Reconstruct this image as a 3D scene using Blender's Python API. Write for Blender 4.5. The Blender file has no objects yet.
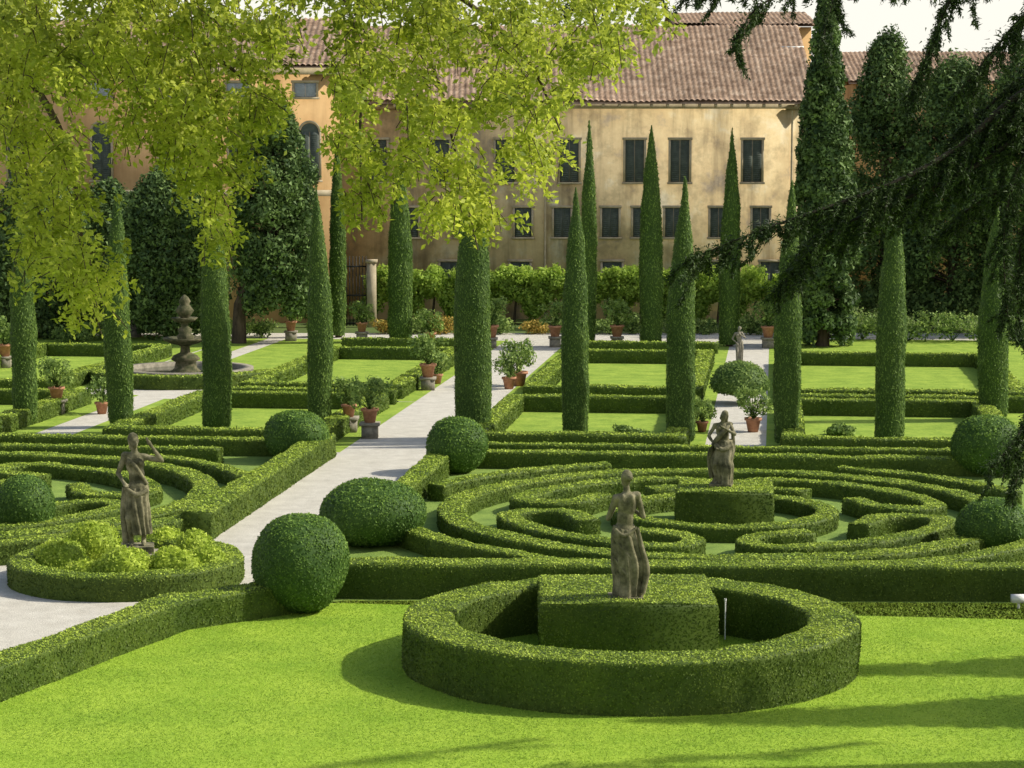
import bpy, math, numpy as np
from mathutils import Vector
S=bpy.context.scene; COL=S.collection
H=7.5; F=2200.0; PITCH=math.atan(224/F)
cp,sp_=math.cos(PITCH),math.sin(PITCH)
def ray(px,py):
    a=(px-512)/F; b=(384-py)/F
    return np.array([a, cp+b*sp_, -sp_+b*cp])
def G(px,py,z=0.0):
    d=ray(px,py); t=(z-H)/d[2]; return np.array([d[0]*t,d[1]*t,z])
def AT(px,py,D):
    d=ray(px,py); t=D/d[1]; return np.array([d[0]*t,D,H+d[2]*t])
TH=math.atan(.119); cT,sT=math.cos(TH),math.sin(TH); C0=(4.4,45.0)
def P(u,v): return (C0[0]+u*cT+v*sT, C0[1]-u*sT+v*cT)

# ---------------------------------------------------------------- materials
def newmat(name):
    m=bpy.data.materials.new(name); m.use_nodes=True; nt=m.node_tree; nt.nodes.clear()
    out=nt.nodes.new('ShaderNodeOutputMaterial'); return m,nt,out
def N(nt,t,**k):
    n=nt.nodes.new(t)
    for a,b in k.items():
        if a in n.inputs: n.inputs[a].default_value=b
        else: setattr(n,a,b)
    return n
def ramp(nt,fac,stops):
    r=nt.nodes.new('ShaderNodeValToRGB'); e=r.color_ramp.elements
    while len(e)<len(stops): e.new(.5)
    for x,(p,c) in zip(e,stops): x.position=p; x.color=(*c,1)
    nt.links.new(fac,r.inputs[0]); return r.outputs[0]
def pos(nt,scale=(1,1,1)):
    g=nt.nodes.new('ShaderNodeNewGeometry'); mp=nt.nodes.new('ShaderNodeMapping'); mp.inputs['Scale'].default_value=scale
    nt.links.new(g.outputs['Position'],mp.inputs['Vector']); return mp.outputs[0]
def noise(nt,vec,scale,detail=4,rough=.6):
    n=N(nt,'ShaderNodeTexNoise',Scale=scale,Detail=detail,Roughness=rough); nt.links.new(vec,n.inputs['Vector']); return n.outputs['Fac']
def mixc(nt,fac,a,b,mode='MIX'):
    m=nt.nodes.new('ShaderNodeMix'); m.data_type='RGBA'; m.blend_type=mode
    for s,v in ((0,fac),(6,a),(7,b)):
        if hasattr(v,'is_linked'): nt.links.new(v,m.inputs[s])
        else: m.inputs[s].default_value=v if s==0 else (*v,1)
    return m.outputs[2]
def foliage(name,dark,light,trans=.25,scale=1.2,spec=.2,tcol=None):
    m,nt,out=newmat(name)
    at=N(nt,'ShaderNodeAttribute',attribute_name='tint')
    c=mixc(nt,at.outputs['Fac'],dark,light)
    n=noise(nt,pos(nt),scale,3)
    v=ramp(nt,n,[(.3,(.72,.76,.7)),(.7,(1.2,1.12,1.05))])
    c=mixc(nt,1.0,c,v,'MULTIPLY')
    b=N(nt,'ShaderNodeBsdfPrincipled',Roughness=.6); b.inputs['Specular IOR Level'].default_value=spec
    nt.links.new(c,b.inputs['Base Color'])
    t=N(nt,'ShaderNodeBsdfTranslucent')
    if tcol: c2=mixc(nt,.5,c,tcol); nt.links.new(c2,t.inputs['Color'])
    else: nt.links.new(c,t.inputs['Color'])
    mx=N(nt,'ShaderNodeMixShader'); mx.inputs[0].default_value=trans
    nt.links.new(b.outputs[0],mx.inputs[1]); nt.links.new(t.outputs[0],mx.inputs[2]); nt.links.new(mx.outputs[0],out.inputs[0]); return m
def mottled(name,stops,scale,rough=.85,bump=.3,bscale=None,vec=(1,1,1),extra=None,spec=.3,extra2=None):
    m,nt,out=newmat(name); p=pos(nt,vec)
    c=ramp(nt,noise(nt,p,scale,8,.65),stops)
    for ex in (extra,extra2):
        if ex:
            sc,vv,st=ex
            c=mixc(nt,1.0,c,ramp(nt,noise(nt,pos(nt,vv),sc,6,.65),st),'MULTIPLY')
    b=N(nt,'ShaderNodeBsdfPrincipled',Roughness=rough); b.inputs['Specular IOR Level'].default_value=spec
    nt.links.new(c,b.inputs['Base Color'])
    bp=N(nt,'ShaderNodeBump',Strength=bump,Distance=.02); nt.links.new(noise(nt,pos(nt),bscale or scale*4,4),bp.inputs['Height']); nt.links.new(bp.outputs[0],b.inputs['Normal'])
    nt.links.new(b.outputs[0],out.inputs[0]); return m
M={}
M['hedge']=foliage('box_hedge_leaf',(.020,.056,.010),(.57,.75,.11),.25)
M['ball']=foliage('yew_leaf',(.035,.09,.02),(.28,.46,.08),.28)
M['lime']=foliage('lime_leaf',(.26,.38,.03),(.66,.80,.14),.35)
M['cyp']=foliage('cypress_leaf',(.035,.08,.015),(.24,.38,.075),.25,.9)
M['dark']=foliage('dark_evergreen_leaf',(.03,.065,.022),(.19,.30,.09),.2,.5)
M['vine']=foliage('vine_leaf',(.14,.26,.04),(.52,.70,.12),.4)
M['shrub']=foliage('shrub_leaf',(.07,.14,.03),(.36,.50,.14),.35)
M['leaf']=foliage('broad_leaf',(.09,.14,.012),(.56,.62,.10),.5,1.5,.3,(.66,.73,.09))
M['cedar']=foliage('cedar_needle',(.012,.026,.007),(.07,.12,.03),.16,2)
M['flower']=foliage('orange_flower',(.22,.22,.04),(.62,.42,.10),.2)
M['blade']=foliage('grass_blade',(.24,.40,.045),(.46,.63,.09),.35,.5)
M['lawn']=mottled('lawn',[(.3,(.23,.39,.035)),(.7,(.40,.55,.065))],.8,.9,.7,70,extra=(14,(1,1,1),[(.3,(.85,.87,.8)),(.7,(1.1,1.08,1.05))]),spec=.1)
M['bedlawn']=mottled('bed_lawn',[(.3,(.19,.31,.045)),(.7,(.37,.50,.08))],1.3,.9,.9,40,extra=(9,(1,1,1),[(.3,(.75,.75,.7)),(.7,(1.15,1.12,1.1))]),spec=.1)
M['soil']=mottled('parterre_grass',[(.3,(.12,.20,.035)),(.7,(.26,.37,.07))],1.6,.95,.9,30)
M['ground']=mottled('ground',[(.3,(.06,.10,.02)),(.7,(.12,.17,.04))],.4,.95,.4,12)
M['gravel']=mottled('gravel',[(.3,(.51,.48,.41)),(.7,(.68,.65,.57))],2.2,.9,.7,55,extra=(38,(1,1,1),[(.35,(.76,.76,.74)),(.65,(1.1,1.1,1.1))]))
M['stone']=mottled('weathered_stone',[(.34,(.05,.05,.025)),(.5,(.16,.15,.085)),(.70,(.33,.30,.19))],5,.9,.4,30)
M['stone2']=mottled('grey_stone',[(.3,(.13,.12,.09)),(.7,(.35,.32,.25))],6,.9,.4,30)
M['moss']=mottled('mossy_stone',[(.32,(.03,.04,.015)),(.5,(.085,.085,.04)),(.7,(.20,.17,.11))],5,.9,.6,24)
M['terracotta']=mottled('terracotta',[(.3,(.30,.13,.07)),(.7,(.52,.27,.16))],9,.85,.2,40)
M['bark']=mottled('bark',[(.3,(.03,.022,.014)),(.7,(.12,.09,.06))],6,.95,.8,18,(1,1,.25))
M['twig']=mottled('dark_twig',[(.3,(.012,.012,.006)),(.7,(.035,.03,.016))],6,.95,.5,18)
M['plaster']=mottled('ochre_plaster',[(.34,(.40,.33,.24)),(.44,(.62,.48,.27)),(.56,(.71,.57,.33)),(.68,(.77,.69,.50))],.6,.92,.2,14,extra=(1.0,(1.1,1.1,.10),[(.33,(.52,.51,.50)),(.50,(.94,.93,.92)),(.7,(1.05,1.04,1.03))]),extra2=(1.1,(1,1,1),[(.38,(.76,.76,.76)),(.5,(1,1,1))]))
M['orange']=mottled('orange_plaster',[(.3,(.46,.28,.12)),(.7,(.64,.43,.21))],.5,.92,.15,14,extra=(.9,(1,1,.12),[(.3,(.66,.64,.62)),(.6,(1.0,1.0,1.0))]))
M['trim']=mottled('pale_stone_trim',[(.3,(.34,.28,.18)),(.7,(.54,.46,.32))],3,.9,.2,20)
M['shutter']=mottled('shutter_paint',[(.3,(.055,.072,.062)),(.7,(.11,.13,.11))],4,.7,.2,20)
M['paleshutter']=mottled('pale_shutter',[(.3,(.3,.34,.38)),(.7,(.45,.5,.55))],4,.7,.2,20)
M['roof']=mottled('roof_tile',[(.30,(.24,.155,.105)),(.5,(.46,.32,.23)),(.70,(.66,.51,.39))],2.4,.9,.3,12,extra=(.3,(1,1,1),[(.3,(.74,.74,.72)),(.7,(1.12,1.1,1.06))]))
M['iron']=mottled('black_iron',[(.3,(.012,.012,.012)),(.7,(.03,.03,.03))],10,.5,.1)
M['white']=mottled('white_paint',[(.3,(.7,.7,.68)),(.7,(.82,.82,.8))],10,.5,.05)
def water():
    m,nt,out=newmat('pool_water'); b=N(nt,'ShaderNodeBsdfPrincipled',Roughness=.08); b.inputs['Base Color'].default_value=(.03,.05,.03,1)
    bp=N(nt,'ShaderNodeBump',Strength=.2,Distance=.02); nt.links.new(noise(nt,pos(nt),6,2),bp.inputs['Height']); nt.links.new(bp.outputs[0],b.inputs['Normal'])
    nt.links.new(b.outputs[0],out.inputs[0]); return m
M['water']=water()

# ---------------------------------------------------------------- mesh tools
OFF={}
def build_mesh(name,V,faces,tint=None,smooth=False):
    me=bpy.data.meshes.new(name); V=np.asarray(V,dtype=np.float32)
    faces=[np.asarray(f,dtype=np.int32) for f in faces if len(f)]
    li=np.concatenate([f.ravel() for f in faces]); tot=np.concatenate([np.full(len(f),f.shape[1]) for f in faces])
    st=np.concatenate([[0],np.cumsum(tot)[:-1]]).astype(np.int32)
    me.vertices.add(len(V)); me.vertices.foreach_set('co',V.ravel())
    me.loops.add(len(li)); me.loops.foreach_set('vertex_index',li)
    me.polygons.add(len(st)); me.polygons.foreach_set('loop_start',st)
    if smooth: me.polygons.foreach_set('use_smooth',np.ones(len(st),dtype=bool))
    me.update(calc_edges=True)
    if tint is not None:
        a=me.attributes.new('tint','FLOAT','FACE'); a.data.foreach_set('value',np.asarray(tint,dtype=np.float32))
    return me
def tag(o,label=None,cat=None,group=None,kind=None):
    if label: o['label']=label
    if cat: o['category']=cat
    if group: o['group']=group
    if kind: o['kind']=kind
    return o
def link(name,me,mat,parent=None):
    o=bpy.data.objects.new(name,me); COL.objects.link(o)
    n=len(me.vertices); co=np.empty(n*3,dtype=np.float32); me.vertices.foreach_get('co',co); co=co.reshape(-1,3)
    if parent is None:
        lo=co.min(0); hi=co.max(0); off=np.array([(lo[0]+hi[0])/2,(lo[1]+hi[1])/2,lo[2]]); o.location=off
    else:
        off=OFF[parent.name]; o.parent=parent
    co=co-off; me.vertices.foreach_set('co',co.astype(np.float32).ravel()); me.update()
    OFF[o.name]=off
    if mat: me.materials.append(mat)
    return o
def empty(name,loc,label,cat,group=None):
    o=bpy.data.objects.new(name,None); COL.objects.link(o); o.location=loc; o.empty_display_size=.2
    OFF[o.name]=np.array(loc,dtype=float); return tag(o,label,cat,group)
class MB:
    def __init__(s): s.V=[];s.F={3:[],4:[]};s.n=0;s.t={3:[],4:[]}
    def add(s,V,Fc,tint=.15):
        V=np.asarray(V,dtype=float); Fc=np.asarray(Fc); k=Fc.shape[1]
        s.V.append(V); s.F[k].append(Fc+s.n); s.n+=len(V)
        s.t[k].append(np.full(len(Fc),tint) if np.isscalar(tint) else tint); return s
    def mesh(s,name,smooth=False):
        fs=[];ts=[]
        for k in (3,4):
            if s.F[k]: fs.append(np.concatenate(s.F[k])); ts.append(np.concatenate(s.t[k]))
        return build_mesh(name,np.concatenate(s.V),fs,np.concatenate(ts),smooth)
    def obj(s,name,mat,parent=None,smooth=False): return link(name,s.mesh(name,smooth),mat,parent)
def box(x0,x1,y0,y1,z0,z1):
    V=[(x0,y0,z0),(x1,y0,z0),(x1,y1,z0),(x0,y1,z0),(x0,y0,z1),(x1,y0,z1),(x1,y1,z1),(x0,y1,z1)]
    return V,[(0,3,2,1),(4,5,6,7),(0,1,5,4),(1,2,6,5),(2,3,7,6),(3,0,4,7)]
def snoise(p,freq,seed,n=6):
    r=np.random.default_rng(seed); o=np.zeros(len(p))
    for i in range(n):
        k=r.normal(size=3); k/=np.linalg.norm(k); o+=np.sin(p@k*freq*(.6+.9*r.random())+r.random()*6.28)
    return o/math.sqrt(n)
def norm(a): return a/np.maximum(np.linalg.norm(a,axis=1,keepdims=True),1e-9)
def leaf_tris(p,nr,size,r,jit=.8,up=0.,off=.5,width=.35):
    n=len(p); ln=norm(nr+jit*r.normal(size=(n,3)))
    d=r.normal(size=(n,3)); d[:,2]+=up; d-= (d*ln).sum(1,keepdims=True)*ln; d=norm(d); sd=np.cross(ln,d)
    sz=(size*(.6+.8*r.random(n)))[:,None]; p=p+nr*(size*off*r.random(n))[:,None]
    LV=np.empty((n,3,3)); LV[:,0]=p-d*.5*sz-sd*width*sz; LV[:,1]=p-d*.5*sz+sd*width*sz; LV[:,2]=p+d*.5*sz
    return LV.reshape(-1,3),np.arange(3*n).reshape(n,3)
def leaves_on(mb,V,Q,size,seed,dens=None,jit=.5,up=0.,off=.3,width=.35,lo=.2,hi=1.,pw=1.2,side=.25):
    r=np.random.default_rng(seed); a,b,c,d=(V[Q[:,i]] for i in range(4))
    cr=np.cross(c-a,d-b); ar=np.linalg.norm(cr,axis=1)*.5; dens=dens or 2./(size*size)
    n=int(ar.sum()*dens); idx=np.searchsorted(np.cumsum(ar),r.random(n)*ar.sum()); idx=np.minimum(idx,len(Q)-1)
    s=r.random((n,1));t=r.random((n,1))
    p=(a[idx]*(1-s)+b[idx]*s)*(1-t)+(d[idx]*(1-s)+c[idx]*s)*t
    nr=norm(cr)[idx]; LV,LF=leaf_tris(p,nr,size,r,jit,up,off,width)
    mb.add(LV,LF,(lo+(hi-lo)*r.random(n)**pw)*(side+(1-side)*np.clip(nr[:,2],0,1)))  # paler new growth on top; shade of the sides painted into the tint
def lathe(c,prof,n=24,closed_top=True,amp=0,freq=3,seed=0,sx=1,sy=1):
    prof=np.array(prof,dtype=float); m=len(prof); th=np.arange(n)*2*math.pi/n
    R=prof[:,0][None,:]; Z=prof[:,1][None,:]
    X=np.cos(th)[:,None]*R*sx; Y=np.sin(th)[:,None]*R*sy
    V=np.stack([X+c[0],Y+c[1],Z+c[2]+0*X],-1).reshape(-1,3)
    if amp:
        o=np.stack([np.cos(th)[:,None]+0*R,np.sin(th)[:,None]+0*R,0*X],-1).reshape(-1,3)
        f=np.minimum(1,(R+0*X).reshape(-1)/max(prof[:,0].max()*.3,1e-6))
        V=V+o*(amp*snoise(V,freq,seed)*f)[:,None]
    Q=[]
    for k in range(n):
        k2=(k+1)%n
        for j in range(m-1): Q.append((k*m+j,k2*m+j,k2*m+j+1,k*m+j+1))
    return V,np.array(Q)
def tube(pts,rad,n=6):
    pts=np.array(pts,dtype=float); m=len(pts)
    rad=np.full(m,float(rad)) if np.isscalar(rad) else np.interp(np.linspace(0,1,m),np.linspace(0,1,len(rad)),np.array(rad,dtype=float))
    T=norm(np.gradient(pts,axis=0)); a=np.where(np.abs(T[:,2:3])>.9,np.array([[1.,0,0]]),np.array([[0,0,1.]]))
    A=norm(np.cross(T,a)); B=np.cross(T,A); th=np.arange(n)*2*math.pi/n
    V=(pts[:,None]+rad[:,None,None]*(np.cos(th)[None,:,None]*A[:,None]+np.sin(th)[None,:,None]*B[:,None])).reshape(-1,3)
    Q=[(i*n+k,i*n+(k+1)%n,(i+1)*n+(k+1)%n,(i+1)*n+k) for i in range(m-1) for k in range(n)]
    return V,np.array(Q)
def smoothpath(pts,n=40):
    p=np.array(pts,dtype=float); t=np.linspace(0,len(p)-1,n); i=np.minimum(t.astype(int),len(p)-2); f=(t-i)[:,None]
    p0=p[np.maximum(i-1,0)];p1=p[i];p2=p[i+1];p3=p[np.minimum(i+2,len(p)-1)]
    return .5*((2*p1)+(-p0+p2)*f+(2*p0-5*p1+4*p2-p3)*f**2+(-p0+3*p1-3*p2+p3)*f**3)

# ---------------------------------------------------------------- hedges
HS=[100]
def sweep(path,closed,w,h,step,seed,amp):
    p=np.array(path,dtype=float)[:,:2]; q=[]
    n=len(p)
    for i in range(n if closed else n-1):
        a=p[i];b=p[(i+1)%n]; k=max(1,int(math.ceil(np.linalg.norm(b-a)/step)))
        for j in range(k): q.append(a+(b-a)*j/k)
    if not closed: q.append(p[-1])
    q=np.array(q); n=len(q)
    nx=np.roll(q,-1,0)-q; pv=q-np.roll(q,1,0)
    if not closed: nx[-1]=pv[-1]; pv[0]=nx[0]
    nx=norm(nx);pv=norm(pv); n1=np.stack([-nx[:,1],nx[:,0]],1); n0=np.stack([-pv[:,1],pv[:,0]],1)
    nn=norm(n1+n0); mit=1/np.maximum(.65,(nn*n1).sum(1))
    r=min(.05,w*.15); k=max(3,int(h/step)); m=max(3,int(w/step)+1)
    pr=[(-w/2,z,-1,0) for z in np.linspace(0,h-r,k)]+[(-w/2+.3*r,h-.3*r,-.7,.7)]+[(s,h,0,1) for s in np.linspace(-w/2+r,w/2-r,m)]+[(w/2-.3*r,h-.3*r,.7,.7)]+[(w/2,z,1,0) for z in np.linspace(h-r,0,k)]
    pr=np.array(pr); mm=len(pr)
    N3=np.concatenate([nn*mit[:,None],np.zeros((n,1))],1); q3=np.concatenate([q,np.zeros((n,1))],1); Z=np.array([0,0,1.])
    V=(q3[:,None]+N3[:,None]*pr[None,:,0,None]+Z*pr[None,:,1,None]).reshape(-1,3)
    D=(N3[:,None]*pr[None,:,2,None]+Z*pr[None,:,3,None]).reshape(-1,3)
    V=V+D*(amp*(.6*snoise(V,3.2,seed)+.5*snoise(V,9,seed+1)))[:,None]
    I=np.arange(n if closed else n-1); J=np.arange(mm-1); I,J=np.meshgrid(I,J,indexing='ij'); I=I.ravel();J=J.ravel(); I2=(I+1)%n
    Q=np.stack([I*mm+J,I2*mm+J,I2*mm+J+1,I*mm+J+1],1)
    if not closed:
        caps=[]
        for e,flip in ((0,0),(n-1,1)):
            for j in range((mm-1)//2):
                f=(e*mm+j,e*mm+j+1,e*mm+mm-2-j,e*mm+mm-1-j); caps.append(f[::-1] if flip else f)
        Q=np.concatenate([Q,np.array(caps)])
    return V,Q
def hedge(label,path,closed,w,h,group=None,mat='hedge',name='box_hedge'):
    HS[0]+=7; s=HS[0]; r=np.random.default_rng(s); h=h+r.uniform(-.02,.02)
    p=np.array(path)[:,:2]; D=max(22,np.median(p[:,1])); ls=min(.085,max(.034,2.2*D/F))
    V,Q=sweep(path,closed,w,h,max(.1,min(.25,D/350)),s,.022)
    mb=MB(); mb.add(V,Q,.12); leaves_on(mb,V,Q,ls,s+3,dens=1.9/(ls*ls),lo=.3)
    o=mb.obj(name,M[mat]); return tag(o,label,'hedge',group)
def arc(u,v,R,a0,a1,n=40): 
    return [P(u+R*math.cos(math.radians(a)),v+R*math.sin(math.radians(a))) for a in np.linspace(a0,a1,n)]
def circ(u,v,R,n=72): return arc(u,v,R,0,360-360/n,n)
def rect(u0,u1,v0,v1): return [P(u0,v0),P(u1,v0),P(u1,v1),P(u0,v1)]
def scroll(u,v,R1,R2,a,half):
    # broad arc at R2 whose two ends curl inwards to R1
    rm=(R1+R2)/2; rr=(R2-R1)/2; pts=[]
    def pol(R,an): pts.append(P(u+R*math.cos(math.radians(an)),v+R*math.sin(math.radians(an))))
    inner=half*.45
    for an in np.linspace(a-inner,a-half,6): pol(R1,an)
    for t in np.linspace(0,math.pi,11)[1:-1]: pol(rm-rr*math.cos(t),a-half-math.degrees(rr*math.sin(t)/rm))
    for an in np.linspace(a-half,a+half,22): pol(R2,an)
    for t in np.linspace(0,math.pi,11)[1:-1]: pol(rm+rr*math.cos(t),a+half+math.degrees(rr*math.sin(t)/rm))
    for an in np.linspace(a+half,a+inner,6): pol(R1,an)
    return pts

# ---------------------------------------------------------------- ground
def sheet(name,pts,z,mat,label,kind='structure',cat='ground'):
    V=[(p[0],p[1],z) for p in pts]; me=bpy.data.meshes.new(name); me.from_pydata(V,[],[list(range(len(V)))]); me.update()
    o=link(name,me,mat); return tag(o,label,cat,kind=kind)
sheet('ground',[(-900,-300),(900,-300),(900,1500),(-900,1500)],0,M['ground'],'wide dull green ground reaching beyond the garden')
LB=[G(-60,728)[:2],G(172,622)[:2],G(270,613)[:2],G(345,601)[:2],G(1100,604)[:2]]
LB[0]=LB[0]-np.array([.3,0]); LB[1]=LB[1]+np.array([-.15,.2]); LB[2]=LB[2]+np.array([0,.3])
dl=(LB[1]-LB[0])/(LB[1][1]-LB[0][1])
lawnpoly=[LB[0]-dl*(LB[0][1]+5)]+LB+[np.array([40,LB[4][1]]),np.array([40,-5])]
gp=[(-45,20),(45,20),(45,95.5),(-45,95.5)]
sheet('path',gp,.004,M['gravel'],'pale gravel paths running between the hedges',cat='path')
sheet('lawn',lawnpoly,.009,M['lawn'],'bright mown foreground lawn around the ring hedge',cat='lawn')
LC=(-17.5,0)
def bed(n,a,label,z=.009,mat='bedlawn'): sheet('bed_lawn',a,z,M[mat],label,cat='lawn')
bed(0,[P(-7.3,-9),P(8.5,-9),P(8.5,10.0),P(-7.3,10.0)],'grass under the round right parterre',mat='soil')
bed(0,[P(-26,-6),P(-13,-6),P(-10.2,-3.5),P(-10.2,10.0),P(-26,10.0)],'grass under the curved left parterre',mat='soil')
bed(0,rect(-7.5,-.8,10.1,45.5),'grass verges left of the central path')
bed(0,rect(.8,16,10.1,48),'grass verges right of the central path')
bed(0,rect(-18.1,-10.1,10.1,22),'grass verges left of the main path')
bed(0,rect(-16.2,-10.1,22.1,45.5),'grass verges between the main path and the fountain')
bed(0,rect(-32,-19.2,10.1,23),'grass verges at the left frame edge')
bed(0,rect(-32,-21.6,23.2,46),'grass verges left of the fountain')
bed(0,rect(-19.4,-16.3,31.6,45.5),'grass patch behind the fountain on the right')
bed(0,rect(-21.5,-20.2,31.6,45.5),'grass patch behind the fountain on the left')
BEDS=[(-6.7,-1.5,10.9,20,'nearer lawn bed left of the central path'),
(-6.5,-1.5,22.8,36,'farther lawn bed left of the central path'),
(1.5,7.0,10.9,20,'nearer lawn bed right of the central path'),
(1.5,8.5,22.8,36,'farther lawn bed right of the central path'),
(-16.3,-10.9,10.9,20,'lawn bed left of the main path, nearer than the fountain'),
(-15.6,-10.9,23,36.5,'lawn bed left of the main path, level with the fountain'),
(-27,-20.2,10.9,20,'near lawn bed at the left frame edge'),
(-27,-22.2,23,36.5,'far lawn bed left of the fountain')]
for i,(u0,u1,v0,v1,l) in enumerate(BEDS):
    bed(0,rect(u0,u1,v0,v1),'grass of the '+l,.014)
    hedge('low hedge framing the '+l,rect(u0,u1,v0,v1),True,.55,.48,'hedges framing lawn beds')
hedge('straight hedge crossing the left garden just in front of the fountain',[P(-16.6,21.4),P(-10.6,21.4)],False,.5,.45,'hedges framing lawn beds')
hedge('straight hedge between the two right lawn beds',[P(1.4,21.4),P(8.6,21.4)],False,.5,.45,'hedges framing lawn beds')
hedge('curved hedge hugging the near side of the fountain pool',arc(-19.0,27.8,3.0,185,355),False,.5,.45,'hedges framing lawn beds')
hedge('far straight hedge before the gravel strip, right of the main path',[P(-7.0,40.5),P(-1.2,40.5)],False,.5,.45,'hedges framing lawn beds')
hedge('far straight hedge before the gravel strip, left of the main path',[P(-16.0,40.5),P(-10.6,40.5)],False,.5,.45,'hedges framing lawn beds')
# grass blades on the foreground lawn
def pip(x,y,poly):
    ins=np.zeros(len(x),bool); n=len(poly)
    for i in range(n):
        x0,y0=poly[i];x1,y1=poly[(i+1)%n]
        if y0==y1: continue
        c=((y0>y)!=(y1>y))&(x<(x1-x0)*(y-y0)/(y1-y0)+x0); ins^=c
    return ins
r=np.random.default_rng(5); n=360000
gx=r.uniform(-9.5,10,n); gy=25.5+r.random(n)*13
RC=G(630,664)[:2]; RR=230/F*RC[1]
k=pip(gx,gy,lawnpoly)&(np.abs(gx)<gy*.245); gx=gx[k];gy=gy[k];n=len(gx)
a=r.random(n)*6.28; hgt=r.uniform(.010,.026,n); wd=r.uniform(.004,.009,n); lean=r.normal(size=(n,2))*.022
B=np.stack([gx,gy,np.full(n,.009)],1); e=np.stack([np.cos(a)*wd,np.sin(a)*wd,0*a],1)
LV=np.stack([B-e,B+e,B+np.stack([lean[:,0],lean[:,1],hgt],1)],1).reshape(-1,3)
g=MB().add(LV,np.arange(3*n).reshape(n,3),r.random(n)).obj('grass',M['blade']); tag(g,'short mown grass blades of the foreground lawn','grass',kind='stuff')

# ---------------------------------------------------------------- foreground hedges
tt=np.linspace(0,2*math.pi,80,endpoint=False); Rm=RR-.36
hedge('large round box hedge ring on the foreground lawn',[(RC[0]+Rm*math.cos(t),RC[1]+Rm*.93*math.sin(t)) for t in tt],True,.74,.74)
BW=G(540,605,.90); BE=G(719,605,.90); bw=BE[0]-BW[0]; by0=BW[1]
hedge('square clipped hedge block inside the foreground ring carrying a statue',[(BW[0]+bw/2,by0),(BW[0]+bw/2,by0+2.35)],False,bw,.90,None,'hedge','hedge_block')
hedge('long straight box hedge along the far edge of the foreground lawn',[G(330,600)[:2]+[0,.4],G(1090,604)[:2]+[0,.4]],False,.62,.60)
hedge('low hedge along the left side of the foreground lawn leading to the big ball',[G(-80,688,.5)[:2],G(172,598,.5)[:2],G(245,588,.5)[:2],G(299,579,.5)[:2]],False,.58,.5)
FB=G(128,580)[:2]
hedge('low round hedge ring of the statue bed beside the gravel path',[(FB[0]+1.85*math.cos(t),FB[1]+1.8*math.sin(t)) for t in tt],True,.46,.42)
# ---------------------------------------------------------------- right parterre
hg='hedges of the right parterre'
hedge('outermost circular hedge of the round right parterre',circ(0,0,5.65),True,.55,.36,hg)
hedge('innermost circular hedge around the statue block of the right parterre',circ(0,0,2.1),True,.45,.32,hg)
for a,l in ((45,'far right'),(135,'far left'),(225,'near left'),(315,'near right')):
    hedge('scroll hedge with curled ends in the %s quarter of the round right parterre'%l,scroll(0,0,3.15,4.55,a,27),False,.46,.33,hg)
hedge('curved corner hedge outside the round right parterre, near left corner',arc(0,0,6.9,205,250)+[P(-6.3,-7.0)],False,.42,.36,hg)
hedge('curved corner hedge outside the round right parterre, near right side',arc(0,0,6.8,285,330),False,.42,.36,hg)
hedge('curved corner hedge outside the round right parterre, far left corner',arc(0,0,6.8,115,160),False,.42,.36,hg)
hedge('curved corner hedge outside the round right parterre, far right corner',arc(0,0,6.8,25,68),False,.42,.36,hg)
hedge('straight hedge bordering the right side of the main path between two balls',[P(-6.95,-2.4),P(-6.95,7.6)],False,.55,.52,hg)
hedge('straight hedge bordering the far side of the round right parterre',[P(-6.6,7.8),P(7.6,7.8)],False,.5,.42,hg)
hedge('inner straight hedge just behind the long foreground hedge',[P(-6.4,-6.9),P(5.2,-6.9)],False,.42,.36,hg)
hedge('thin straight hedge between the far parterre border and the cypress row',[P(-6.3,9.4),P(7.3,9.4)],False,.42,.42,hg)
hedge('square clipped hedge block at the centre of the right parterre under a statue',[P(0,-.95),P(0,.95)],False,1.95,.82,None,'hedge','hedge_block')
# left parterre
lg='hedges of the left parterre'
u,v=LC
hedge('outermost circular hedge of the left parterre',circ(u,v,6.3),True,.55,.36,lg)
hedge('innermost circular hedge of the left parterre',circ(u,v,2.4),True,.42,.32,lg)
hedge('scroll hedge with curled ends in the far right quarter of the left parterre',scroll(u,v,3.6,5.1,45,29),False,.46,.33,lg)
hedge('scroll hedge with curled ends in the near right quarter of the left parterre',scroll(u,v,3.6,5.1,315,29),False,.46,.33,lg)
hedge('scroll hedge with curled ends in the far left quarter of the left parterre',scroll(u,v,3.6,5.1,135,29),False,.46,.33,lg)
hedge('straight hedge bordering the left side of the main path beside the left parterre',[P(-10.35,-3.2),P(-10.35,9.3)],False,.6,.55,lg)
hedge('straight hedge bordering the far side of the left parterre',[P(-26,9.3),P(-10.8,9.3)],False,.5,.45,lg)
hedge('curved corner hedge of the left parterre next to the main path',arc(u,v,7.4,20,62),False,.42,.36,lg)
hedge('near border hedge of the left parterre behind the statue bed',arc(u,v,7.4,-95,-20),False,.45,.42,lg)
hedge('second straight hedge in front of the left cypress row',[P(-26,7.6),P(-12.6,7.6)],False,.42,.4,lg)

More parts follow.
